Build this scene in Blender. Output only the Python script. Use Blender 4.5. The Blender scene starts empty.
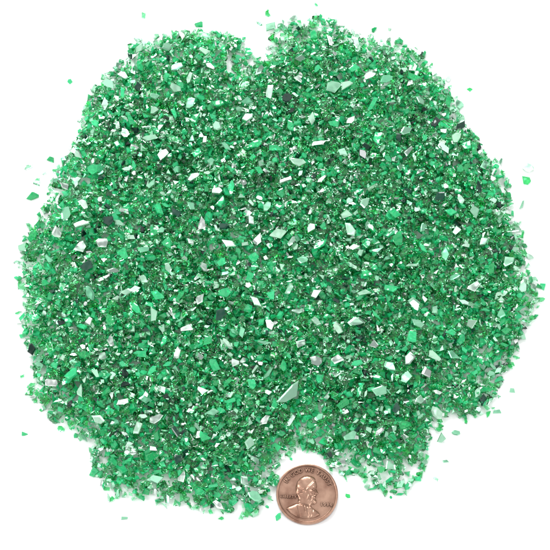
import bpy, bmesh, math, numpy as np
from mathutils import Matrix, Vector
rng = np.random.default_rng(11)
scene = bpy.context.scene
# ------------------------------------------------------------------ camera / layout (1 unit = 1 cm)
D = 62.0; TH = math.radians(20); S = 17.2/550
C = np.array([0, -D*math.sin(TH), D*math.cos(TH)])
R = np.array([1.0,0,0]); U = np.array([0, math.cos(TH), math.sin(TH)]); F = np.array([0, math.sin(TH), -math.cos(TH)])
def gp(u, v):
    d = F*D + R*(u-275)*S + U*(275-v)*S
    t = -C[2]/d[2]
    p = C + d*t
    return p[0], p[1]
cam = bpy.data.cameras.new("camera"); co = bpy.data.objects.new("camera", cam)
scene.collection.objects.link(co); scene.camera = co
co.location = C; co.rotation_euler = (TH, 0, 0)
cam.angle = 2*math.atan(8.6/D); cam.clip_start = 1; cam.clip_end = 5000
scene.view_settings.view_transform = 'Standard'

# ------------------------------------------------------------------ materials
def newmat(name):
    m = bpy.data.materials.new(name); m.use_nodes = True
    nt = m.node_tree; b = nt.nodes["Principled BSDF"]
    return m, nt, b
def tone_mat(name, c0, c1, bump=0.0, bscale=9.0, **kw):
    m, nt, b = newmat(name)
    a = nt.nodes.new("ShaderNodeAttribute"); a.attribute_name = "tone"
    r = nt.nodes.new("ShaderNodeValToRGB")
    r.color_ramp.elements[0].color = (*c0, 1); r.color_ramp.elements[1].color = (*c1, 1)
    nt.links.new(a.outputs["Fac"], r.inputs[0]); nt.links.new(r.outputs[0], b.inputs["Base Color"])
    for k, v in kw.items(): b.inputs[k].default_value = v
    if bump:
        g_ = nt.nodes.new("ShaderNodeNewGeometry"); n_ = nt.nodes.new("ShaderNodeTexNoise"); n_.inputs["Scale"].default_value = bscale
        n_.inputs["Detail"].default_value = 0.0
        b_ = nt.nodes.new("ShaderNodeBump"); b_.inputs["Strength"].default_value = bump; b_.inputs["Distance"].default_value = .05
        nt.links.new(g_.outputs["Position"], n_.inputs["Vector"]); nt.links.new(n_.outputs["Fac"], b_.inputs["Height"]); nt.links.new(b_.outputs[0], b.inputs["Normal"])
    return m
M_glass = tone_mat("green_glass", (0.14,0.90,0.38), (0.70,1.0,0.82), .5, 7, **{"Transmission Weight":1.0, "Roughness":0.02, "IOR":1.48})
M_body = tone_mat("deep_green_glass", (0.004,0.48,0.14), (0.06,0.85,0.38), .5, 7, **{"Transmission Weight":0.6, "Roughness":0.04, "IOR":1.6})
M_mirror = tone_mat("silvered_glass", (0.34,0.72,0.48), (0.90,0.97,0.92), .2, 5, **{"Metallic":1.0, "Roughness":0.06})
M_frost = tone_mat("frosted_mint_glass", (0.16,0.52,0.30), (0.50,0.76,0.58), .25, 5, **{"Metallic":0.8, "Roughness":0.20})
M_dark = tone_mat("painted_reflection_glass", (0.002,0.014,0.010), (0.006,0.05,0.03), .2, 6, **{"Metallic":0.0, "Roughness":0.08})  # near-black green paints in the dark reflection on mirror shards
M_bed = tone_mat("bed_green_glass", (0.008,0.48,0.15), (0.08,0.82,0.38), 0, 7, **{"Transmission Weight":0.1, "Roughness":0.1, "IOR":1.5})
MATS = [M_glass, M_body, M_mirror, M_frost, M_dark, M_bed]

# ------------------------------------------------------------------ ground
m, nt, b = newmat("white_board")
b.inputs["Roughness"].default_value = 0.6
n = nt.nodes.new("ShaderNodeTexNoise"); n.inputs["Scale"].default_value = 3
r = nt.nodes.new("ShaderNodeValToRGB"); r.color_ramp.elements[0].color=(0.88,0.88,0.88,1); r.color_ramp.elements[1].color=(0.93,0.93,0.93,1)
tc = nt.nodes.new("ShaderNodeTexCoord")
nt.links.new(tc.outputs["Object"], n.inputs["Vector"]); nt.links.new(n.outputs["Fac"], r.inputs[0]); nt.links.new(r.outputs[0], b.inputs["Base Color"])
me = bpy.data.meshes.new("ground"); g = 300
me.from_pydata([(-g,-g,0),(g,-g,0),(g,g,0),(-g,g,0)], [], [(0,1,2,3)]); me.materials.append(m)
go = bpy.data.objects.new("ground", me); scene.collection.objects.link(go)
go["kind"]="structure"; go["label"]="plain white tabletop under the glass"; go["category"]="ground"

# ------------------------------------------------------------------ pile footprint
OUT = [(142,42),(165,38),(185,32),(215,34),(243,38),(249,52),(256,62),(264,50),(270,30),(290,16),(318,18),(335,20),(350,32),(375,40),(400,45),(425,56),(443,75),
(459,100),(472,125),(482,145),(500,160),(512,185),(517,210),(527,235),(532,265),(537,295),(530,320),(520,345),(508,375),(498,395),(493,412),
(470,418),(450,418),(430,440),(427,470),(402,490),(370,488),(345,478),(330,468),(322,457),(302,453),(287,456),(279,468),(274,498),(266,517),
(230,517),(190,510),(150,510),(118,497),(94,468),(80,440),(48,419),(28,395),(34,360),(20,320),(18,280),(24,240),(40,215),(46,190),(57,165),
(72,140),(80,110),(95,88),(118,66),(128,50)]
P = np.array([gp(*p) for p in OUT])
def sdist(pts, poly):
    a = poly; bb = np.roll(poly, -1, axis=0)
    best = np.full(len(pts), 1e9); inside = np.zeros(len(pts), bool)
    for (x1,y1),(x2,y2) in zip(a, bb):
        e = np.array([x2-x1, y2-y1]); w = pts-np.array([x1,y1])
        t = np.clip((w@e)/(e@e+1e-12), 0, 1)
        q = w - t[:,None]*e
        best = np.minimum(best, np.hypot(q[:,0], q[:,1]))
        c = ((y1>pts[:,1]) != (y2>pts[:,1]))
        xi = (x2-x1)*(pts[:,1]-y1)/((y2-y1) if abs(y2-y1)>1e-12 else 1e-12)+x1
        inside ^= c & (pts[:,0] < xi)
    return np.where(inside, best, -best)
WAVES = [(rng.uniform(0,6.28), rng.uniform(0.8,5.5), rng.uniform(0,6.28)) for _ in range(14)]
def wob(p):
    s = 0
    for a,k,ph in WAVES: s = s + np.sin(k*(p[:,0]*math.cos(a)+p[:,1]*math.sin(a))+ph)/ (0.6+0.3*k)
    return s/4.0
THIN = [(235,62,16,.85),(318,460,8,.5),(428,72,14,.6),(82,250,13,.6),(228,85,12,.6),(160,52,12,.5),(455,120,12,.4),(60,395,14,.5),
        (440,425,16,.5),(360,470,20,.65),(245,495,20,.55),(485,385,14,.4),(150,480,18,.35),(40,225,12,.4),(385,60,16,.35),(300,35,12,.4),(120,85,14,.35),(500,190,14,.4),
        (410,468,16,.6),(140,100,10,.4)]
THG = [(*gp(u,v), r_*S, a) for u,v,r_,a in THIN]
HM = 0.68
def height(p):
    d = sdist(p, P) + 0.16*wob(p)
    h = HM*(0.75*(1-np.exp(-np.clip(d,0,None)/0.5))+0.25*(1-np.exp(-np.clip(d,0,None)/3.0))*1.3)*(1+0.28*wob(p*0.9+3))
    for x,y,r_,a in THG:
        h = h*(1-a*np.exp(-((p[:,0]-x)**2+(p[:,1]-y)**2)/(r_*r_)))
    return np.clip(h,0,None), d
PEN = np.array(gp(307,495))

# ------------------------------------------------------------------ shard generator
def shard_batch(n, L, asp, thick):
    N = len(L)
    ang = (np.arange(n)[None]+rng.uniform(-.38,.38,(N,n)))*2*np.pi/n + rng.uniform(0,6.28,(N,1))
    rad = rng.uniform(.70,1.15,(N,n))
    x = np.cos(ang)*rad*L[:,None]/2; y = np.sin(ang)*rad*(L*asp)[:,None]/2
    gx = rng.normal(0,.12,(N,1)); gy = rng.normal(0,.22,(N,1))
    z0 = np.zeros_like(x)-thick[:,None]/2
    k = rng.uniform(.80,1.0,(N,1)); ox = rng.normal(0,.04,(N,1))*L[:,None]; oy = rng.normal(0,.04,(N,1))*L[:,None]
    xt = x*k+ox; yt = y*k+oy
    zt = thick[:,None]/2 + gx*xt*.5+gy*yt*.5
    zt = np.maximum(zt, z0+0.15*thick[:,None])
    return np.concatenate([np.stack([x,y,z0],-1), np.stack([xt,yt,zt],-1)], 1)
def rots(N, tilt):
    yaw = rng.uniform(0,2*np.pi,N); ax = rng.uniform(0,2*np.pi,N); t = np.clip(rng.normal(0,tilt,N), -1.35, 1.35)
    c,s = np.cos(yaw),np.sin(yaw); Z = np.zeros(N); O = np.ones(N)
    Rz = np.stack([np.stack([c,-s,Z],-1),np.stack([s,c,Z],-1),np.stack([Z,Z,O],-1)],1)
    ux,uy = np.cos(ax),np.sin(ax); c,s = np.cos(t),np.sin(t)
    Rt = np.stack([np.stack([c+ux*ux*(1-c), ux*uy*(1-c), uy*s],-1),
                   np.stack([ux*uy*(1-c), c+uy*uy*(1-c), -ux*s],-1),
                   np.stack([-uy*s, ux*s, c],-1)],1)
    return Rt@Rz
def faces_for(n, base):
    f = [tuple(base+i for i in range(n-1,-1,-1)), tuple(base+n+i for i in range(n))]
    for i in range(n):
        j=(i+1)%n; f.append((base+i, base+j, base+n+j, base+n+i))
    return f

# ------------------------------------------------------------------ the mass of small chips (one stuff object)
NC = 170000
bb0 = P.min(0)-1.0; bb1 = P.max(0)+1.0
pts = rng.uniform(bb0, bb1, (NC,2))
h, d = height(pts)
dens = np.where(d>0, (h+0.12)/(HM+0.12), 0.022*np.exp(np.minimum(d,0)/0.18))
keep = rng.random(NC) < dens*0.38
dp = np.hypot(pts[:,0]-PEN[0], pts[:,1]-PEN[1])
keep &= dp > 1.04
pts = pts[keep]; h = h[keep]; d = d[keep]
N = len(pts)
L = np.clip(np.exp(rng.normal(math.log(0.235), .28, N)), .11, .38)
asp = rng.uniform(.32,.90,N); th = np.clip(L*rng.uniform(.16,.42,N), .025, .085)
zf = rng.random(N)**0.75
bed = (zf<0.5)&(h>0.30)
L[bed] *= 1.15
Rm = rots(N, .50)
flatten = (d < 0.15)|bed
Rm2 = rots(N, .14); Rm[flatten] = Rm2[flatten]
z = zf*h
nn = rng.choice([3,4,5,6], N, p=[.24,.4,.25,.11])
u = rng.random(N)
mi = np.select([u<.60,u<.84,u<.92,u<.990],[0,1,2,3],4)
mi[bed] = 5
tone = rng.random(N)
V=[];Fc=[];MI=[];TN=[]; base=0
for k in (3,4,5,6):
    s = np.where(nn==k)[0]
    v = shard_batch(k, L[s], asp[s], th[s])
    v = np.einsum('nij,nkj->nki', Rm[s], v)
    zmin = v[:,:,2].min(1)
    zz = np.maximum(z[s], -zmin+0.003)
    v[:,:,0]+=pts[s,0][:,None]; v[:,:,1]+=pts[s,1][:,None]; v[:,:,2]+=zz[:,None]
    V.append(v.reshape(-1,3))
    for q in range(len(s)):
        Fc += faces_for(k, base+q*2*k)
    MI.append(np.repeat(mi[s], k+2)); TN.append(np.repeat(tone[s], k+2))
    base += len(s)*2*k
V = np.concatenate(V); MI = np.concatenate(MI).astype(np.int32); TN=np.concatenate(TN).astype(np.float32)
me = bpy.data.meshes.new("crushed_glass"); me.from_pydata(V.tolist(), [], Fc)
for mm in MATS: me.materials.append(mm)
me.polygons.foreach_set("material_index", MI)
at = me.attributes.new("tone","FLOAT","FACE"); at.data.foreach_set("value", TN)
ob = bpy.data.objects.new("crushed_glass", me); scene.collection.objects.link(ob)
ob["kind"]="stuff"; ob["label"]="heap of small crushed green glass chips on white"; ob["category"]="crushed glass"
print("chips", N)

# ------------------------------------------------------------------ the 300 largest shards, one object each
LAB = {0:"clear emerald green glass shard lying in the heap",1:"deep green glass shard lying in the heap",
       2:"silvery mirror-backed glass shard on top of the heap",3:"pale frosted mint glass shard on top of the heap",
       4:"green glass shard in the heap with a dark reflection painted in"}
LOOSE = "small loose green glass shard on the bare white table"
SP = [(290,399,36,13,45,3),(165,165,14,10,60,2),(218,137,16,12,100,2),(278,242,17,13,20,3),(343,163,14,11,30,2),(292,251,14,10,70,2),
(438,206,13,9,30,4),(460,130,17,8,45,4),(433,131,15,9,50,4),(109,228,15,11,0,4),(221,322,17,12,80,4),(395,415,13,9,60,4),(177,222,16,11,90,4),
(33,352,12,9,90,4),(127,392,12,8,10,4),(178,464,13,9,50,4),(223,233,10,8,0,4),(64,330,10,7,0,4),(404,384,16,12,20,2),(378,399,20,11,10,3),
(355,330,16,10,0,2),(133,456,17,13,70,2),(417,330,18,9,150,3),(155,323,16,12,80,3),(187,338,15,10,20,2),(348,240,16,11,120,3),(345,95,15,11,40,3),
(385,88,17,9,20,3),(270,28,14,10,60,3),(300,68,13,9,0,2),(332,96,18,13,30,3),(248,110,15,9,10,3),(480,250,14,9,30,3),(506,268,16,11,50,3),
(68,222,16,10,80,3),(104,250,14,12,40,2),(92,300,16,10,110,3),(120,230,15,9,150,3),(300,352,16,9,60,2),(432,362,18,11,140,3),(470,330,15,10,40,3),
(500,320,14,9,60,3),(215,420,15,10,20,3),(250,450,15,9,70,3),(350,440,15,9,20,3),(440,440,14,9,60,3),(390,470,14,10,100,3),(408,366,16,13,60,2),
(316,300,14,9,10,2),(128,300,15,9,0,3),(405,140,14,10,40,3),(350,130,13,9,60,2),(205,60,14,9,10,3),(175,95,15,10,150,3)]
LO = [(33,196,14,9,20,1),(527,168,15,10,150,3),(526,181,13,12,60,0),(24,434,8,5,0,1),(456,433,9,6,0,3),(44,407,10,6,60,3),(497,412,9,6,0,3),
(505,345,13,6,20,3),(543,286,9,7,90,1),(541,300,8,6,10,0),(536,316,7,5,10,1),(514,230,19,6,5,3),(522,205,13,7,45,3),(70,82,7,5,0,1),
(512,391,7,5,0,3),(390,30,6,4,0,3),(470,90,7,5,10,0),(446,462,7,5,0,3),(348,496,6,5,0,0),(275,478,10,7,20,0),(278,517,9,6,60,1)]
specs=[]
for (a,b_,l,w,yw,mt) in SP: specs.append((*gp(a,b_), l*S, w*S, math.radians(yw), mt, 0))
for (a,b_,l,w,yw,mt) in LO: specs.append((*gp(a,b_), l*S, w*S, math.radians(yw), mt, 1))
while len(specs)<300:
    p = rng.uniform(bb0,bb1,(1,2)); hh,dd = height(p)
    if dd[0]<0.3 or hh[0]<0.2: continue
    if any((p[0,0]-s_[0])**2+(p[0,1]-s_[1])**2<0.30 for s_ in specs): continue
    l = rng.uniform(.38,.54); w = l*rng.uniform(.38,.72)
    q = rng.random(); mt = 2 if q<.24 else 3 if q<.50 else 0 if q<.58 else 1 if q<.975 else 4
    specs.append((p[0,0],p[0,1],l,w,rng.uniform(0,6.28),mt,0))
for (x,y,l,w,yw,mt,loose) in specs:
    k = int(rng.choice([4,5,6,7],p=[.40,.35,.17,.08]))
    t = rng.uniform(.045,.08) if l>.3 else .04
    v = shard_batch(k, np.array([l]), np.array([w/l]), np.array([t]))[0]
    bot = v[:k]; top = v[k:]
    mid = bot*0.25+top*0.75; mid[:,:2] = bot[:,:2]*1.0; mid[:,2] = top[:,2]-t*.25
    cen = top.mean(0); top2 = cen+(top-cen)*0.95; top2[:,2]=top[:,2]
    vv = np.concatenate([bot,mid,top2])
    fc=[tuple(range(k-1,-1,-1)), tuple(2*k+i for i in range(k))]
    for rr in (0,1):
        for i in range(k):
            j=(i+1)%k; fc.append((rr*k+i,rr*k+j,(rr+1)*k+j,(rr+1)*k+i))
    me = bpy.data.meshes.new("glass_shard"); me.from_pydata(vv.tolist(),[],fc); me.materials.append(MATS[mt])
    tv = rng.random()
    at = me.attributes.new("tone","FLOAT","FACE"); at.data.foreach_set("value",[tv]*len(fc))
    o = bpy.data.objects.new("glass_shard", me); scene.collection.objects.link(o)
    ti = 0.03 if loose else (0.18 if mt!=4 else 0.08)
    Mx = Matrix.Rotation(rng.normal(0,ti),4,'X')@Matrix.Rotation(rng.normal(0,ti),4,'Y')@Matrix.Rotation(yw,4,'Z')
    zmin = min((Mx@Vector(q))[2] for q in vv)
    hh,_ = height(np.array([[x,y]]))
    o.matrix_world = Matrix.Translation((x,y,(0.001 if loose else max(hh[0],0.0)+(0.075 if mt!=1 else 0.055))-zmin))@Mx
    o["label"]= LOOSE if loose else LAB[mt]; o["category"]="glass shard"; o["group"]="crushed green glass shards"

# ------------------------------------------------------------------ penny
m, nt, b = newmat("worn_copper")
b.inputs["Metallic"].default_value=0.85; b.inputs["Roughness"].default_value=0.28
tc = nt.nodes.new("ShaderNodeTexCoord"); n1=nt.nodes.new("ShaderNodeTexNoise"); n1.inputs["Scale"].default_value=2.6; n1.inputs["Detail"].default_value=8
r=nt.nodes.new("ShaderNodeValToRGB"); r.color_ramp.elements[0].position=.3; r.color_ramp.elements[1].position=.7
r.color_ramp.elements[0].color=(0.25,0.13,0.09,1); r.color_ramp.elements[1].color=(0.50,0.31,0.225,1)
nt.links.new(tc.outputs["Object"],n1.inputs["Vector"]); nt.links.new(n1.outputs["Fac"],r.inputs[0])
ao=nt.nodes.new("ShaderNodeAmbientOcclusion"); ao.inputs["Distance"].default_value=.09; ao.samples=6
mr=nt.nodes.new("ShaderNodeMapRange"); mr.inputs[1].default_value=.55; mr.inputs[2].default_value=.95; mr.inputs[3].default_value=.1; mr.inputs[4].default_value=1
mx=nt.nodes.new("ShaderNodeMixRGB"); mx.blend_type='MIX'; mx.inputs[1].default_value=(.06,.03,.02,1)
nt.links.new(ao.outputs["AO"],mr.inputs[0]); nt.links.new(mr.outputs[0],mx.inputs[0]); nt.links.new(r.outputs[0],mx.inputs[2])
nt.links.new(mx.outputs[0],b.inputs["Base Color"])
bp=nt.nodes.new("ShaderNodeBump"); bp.inputs["Strength"].default_value=.12; bp.inputs["Distance"].default_value=.02
n2=nt.nodes.new("ShaderNodeTexNoise"); n2.inputs["Scale"].default_value=25; nt.links.new(tc.outputs["Object"],n2.inputs["Vector"])
nt.links.new(n2.outputs["Fac"],bp.inputs["Height"]); nt.links.new(bp.outputs[0],b.inputs["Normal"])
COP=m
RC=.9525
prof=[(0,0),(.93,0),(RC,.02),(RC,.138),(.945,.152),(.925,.158),(.90,.156),(.885,.145),(.872,.124),(.85,.120),(0,.120)]
bm=bmesh.new(); seg=160; rings=[]
for (rr,zz) in prof:
    if rr==0: rings.append([bm.verts.new((0,0,zz))]); continue
    rings.append([bm.verts.new((rr*math.cos(2*math.pi*i/seg),rr*math.sin(2*math.pi*i/seg),zz)) for i in range(seg)])
for a,c in zip(rings[:-1],rings[1:]):
    for i in range(seg):
        j=(i+1)%seg
        if len(a)==1: bm.faces.new((a[0],c[j],c[i]))
        elif len(c)==1: bm.faces.new((a[i],a[j],c[0]))
        else: bm.faces.new((a[i],a[j],c[j],c[i]))
bm.normal_update(); me=bpy.data.meshes.new("penny"); bm.to_mesh(me); bm.free(); me.materials.append(COP)
penny=bpy.data.objects.new("penny",me); scene.collection.objects.link(penny)
penny.location=(PEN[0],PEN[1],0.001); penny.rotation_euler=(0,0,math.radians(-4)); penny.scale=(.975,.975,.975)
penny["label"]="worn copper one cent coin lying beside the glass"; penny["category"]="coin"
def child(name,me):
    o=bpy.data.objects.new(name,me); scene.collection.objects.link(o); o.parent=penny; me.materials.append(COP); return o
ZF=.120
HP=np.array([(-.02,.66),(.10,.645),(.20,.60),(.27,.53),(.265,.47),(.295,.41),(.315,.33),(.32,.27),(.295,.215),(.33,.14),(.39,.055),(.385,.015),(.32,-.005),
(.335,-.04),(.305,-.075),(.325,-.11),(.295,-.15),(.345,-.21),(.345,-.29),(.28,-.355),(.19,-.345),(.155,-.40),(.20,-.46),(.30,-.52),(.42,-.60),(.50,-.70),
(.36,-.79),(.16,-.86),(-.08,-.875),(-.32,-.83),(-.54,-.71),(-.70,-.55),(-.60,-.47),(-.44,-.39),(-.31,-.31),(-.285,-.20),(-.34,-.09),(-.39,.05),(-.405,.22),(-.37,.40),(-.28,.54),(-.16,.63)])*.90
G=210; xs=np.linspace(-.66,.47,G); ys=np.linspace(-.81,.61,G+50)
XX,YY=np.meshgrid(xs,ys); q=np.stack([XX.ravel(),YY.ravel()],1)
sd=sdist(q,HP)
x_=q[:,0]/.90; y_=q[:,1]/.90
hz=.060*(1-np.exp(-np.clip(sd,0,None)/.045))+.02*np.clip(sd,0,.3)
def bump(cx,cy,rx,ry,a,rot=0):
    c,s=math.cos(rot),math.sin(rot); u_=((x_-cx)*c+(y_-cy)*s)/rx; v_=(-(x_-cx)*s+(y_-cy)*c)/ry
    return a*np.exp(-(u_*u_+v_*v_))
hz+=bump(.215,.185,.055,.032,-.028)
hz+=bump(.23,.178,.024,.013,.013)
hz+=bump(.245,.245,.07,.022,.016,.2)
hz+=bump(.15,.08,.07,.06,.016)
hz+=bump(.16,-.05,.045,.08,-.018)
hz+=bump(.285,-.078,.06,.012,-.016)
hz+=bump(-.03,.10,.04,.085,.024)
hz+=bump(-.025,.10,.016,.045,-.022)
hz+=bump(.25,.04,.018,.05,-.010,.5)
hair=np.clip(1/(1+np.exp(-((.10-x_)+(y_-.34)*.9)*22)),0,1)*(y_>-.33)
hz+=hair*.010*np.sin(34*(x_*.45-y_*.35)+9*np.hypot(x_-.2,y_-.3)*3)*np.clip(sd/.05,0,1)
hz-=.012*np.exp(-(((.10-x_)+(y_-.34)*.9)/.03)**2)*(y_>.0)
beard=np.exp(-(((x_-.22)/.13)**2+((y_+.26)/.085)**2))+np.exp(-(((x_-.05)/.05)**2+((y_+.10)/.17)**2))
hz+=beard*(.012+.007*np.sin(60*x_+22*y_)*np.sin(50*y_-10*x_))
def line(x1,y1,x2,y2,wd):
    ex,ey=x2-x1,y2-y1; t=np.clip(((x_-x1)*ex+(y_-y1)*ey)/(ex*ex+ey*ey),0,1)
    return np.exp(-(((x_-x1-t*ex)**2+(y_-y1-t*ey)**2)/(wd*wd)))
hz-=.026*line(-.30,-.33,.10,-.44,.035)
hz-=.010*line(.02,-.47,.12,-.84,.022)
hz-=.008*line(.24,-.53,.20,-.84,.018)
hz-=.008*line(-.30,-.45,-.18,-.80,.022)
hz-=.008*line(-.08,-.42,-.02,-.62,.018)
hz+=bump(.16,-.455,.06,.032,.02)
inside=sd>-0.004
idx=-np.ones(len(q),int)
H2,W2=XX.shape; cells=[]
ins=inside.reshape(H2,W2)
for i in range(H2-1):
    for j in range(W2-1):
        if ins[i,j] and ins[i+1,j] and ins[i,j+1] and ins[i+1,j+1]:
            cells.append((i*W2+j,i*W2+j+1,(i+1)*W2+j+1,(i+1)*W2+j))
used=sorted({k for c in cells for k in c}); idx[used]=np.arange(len(used))
vv=[(q[k,0],q[k,1],ZF-.002+max(hz[k],0)) for k in used]
me=bpy.data.meshes.new("portrait"); me.from_pydata(vv,[],[tuple(int(idx[k]) for k in c) for c in cells])
for p_ in me.polygons: p_.use_smooth=True
child("portrait",me)
def glyph(ch,size):
    cu=bpy.data.curves.new("t","FONT"); cu.body=ch; cu.size=size; cu.extrude=.018; cu.bevel_depth=.005; cu.bevel_resolution=1; cu.offset=.001
    cu.align_x='CENTER'; o=bpy.data.objects.new("t",cu); scene.collection.objects.link(o)
    dg=bpy.context.evaluated_depsgraph_get(); me=bpy.data.meshes.new_from_object(o.evaluated_get(dg))
    bpy.data.objects.remove(o); bpy.data.curves.remove(cu); return me
def join_glyphs(name,items):
    bm=bmesh.new()
    for me,M in items:
        me.transform(M); bm.from_mesh(me); bpy.data.meshes.remove(me)
    me=bpy.data.meshes.new(name); bm.to_mesh(me); bm.free(); return child(name,me)
txt="IN GOD WE TRUST"; adv={'I':.5,' ':.55,'W':1.3,'G':1.08,'O':1.1}
tot=sum(adv.get(c,.92) for c in txt); span=math.radians(132); a=math.radians(90)+span/2; it=[]
for c in txt:
    w=adv.get(c,.92)/tot*span; am=a-w/2; a-=w
    if c==' ': continue
    rr=.70
    it.append((glyph(c,.17),Matrix.Translation((rr*math.cos(am),rr*math.sin(am),ZF+.008))@Matrix.Rotation(am-math.pi/2,4,'Z')))
join_glyphs("motto_lettering",it)
it=[]; xx=-.82
for c in "LIBERTY":
    w=.045 if c=='I' else .076
    xx+=w/2; it.append((glyph(c,.115),Matrix.Translation((xx,-.16,ZF+.008)))); xx+=w/2
join_glyphs("liberty_lettering",it)
it=[]; xx=.42
for c in "1994":
    it.append((glyph(c,.15),Matrix.Translation((xx+.045,-.34,ZF+.008)))); xx+=.094
join_glyphs("date_lettering",it)

# ------------------------------------------------------------------ light
w=bpy.data.worlds.new("World"); scene.world=w; w.use_nodes=True; nt=w.node_tree
bg=nt.nodes["Background"]; tc=nt.nodes.new("ShaderNodeTexCoord")
no=nt.nodes.new("ShaderNodeTexNoise"); no.inputs["Scale"].default_value=3.2; no.inputs["Detail"].default_value=1
r=nt.nodes.new("ShaderNodeValToRGB"); e=r.color_ramp.elements
e[0].position=.42; e[0].color=(.28,.29,.29,1); e[1].position=.56; e[1].color=(1,1,1,1)
nt.links.new(tc.outputs["Generated"],no.inputs["Vector"]); nt.links.new(no.outputs["Fac"],r.inputs[0]); nt.links.new(r.outputs[0],bg.inputs["Color"])
bg.inputs["Strength"].default_value=1.5
def area(name,loc,sx,sy,e_):
    l=bpy.data.lights.new(name,"AREA"); l.shape='RECTANGLE'; l.size=sx; l.size_y=sy; l.energy=e_
    o=bpy.data.objects.new(name,l); scene.collection.objects.link(o); o.location=loc
    o.rotation_euler=(Vector((0,0,0))-Vector(loc)).to_track_quat('-Z','Y').to_euler()
area("softbox_back",(-15,75,70),45,32,72000)
area("softbox_side",(-80,-10,60),30,36,34000)
area("softbox_fill",(70,-40,75),28,28,28000)
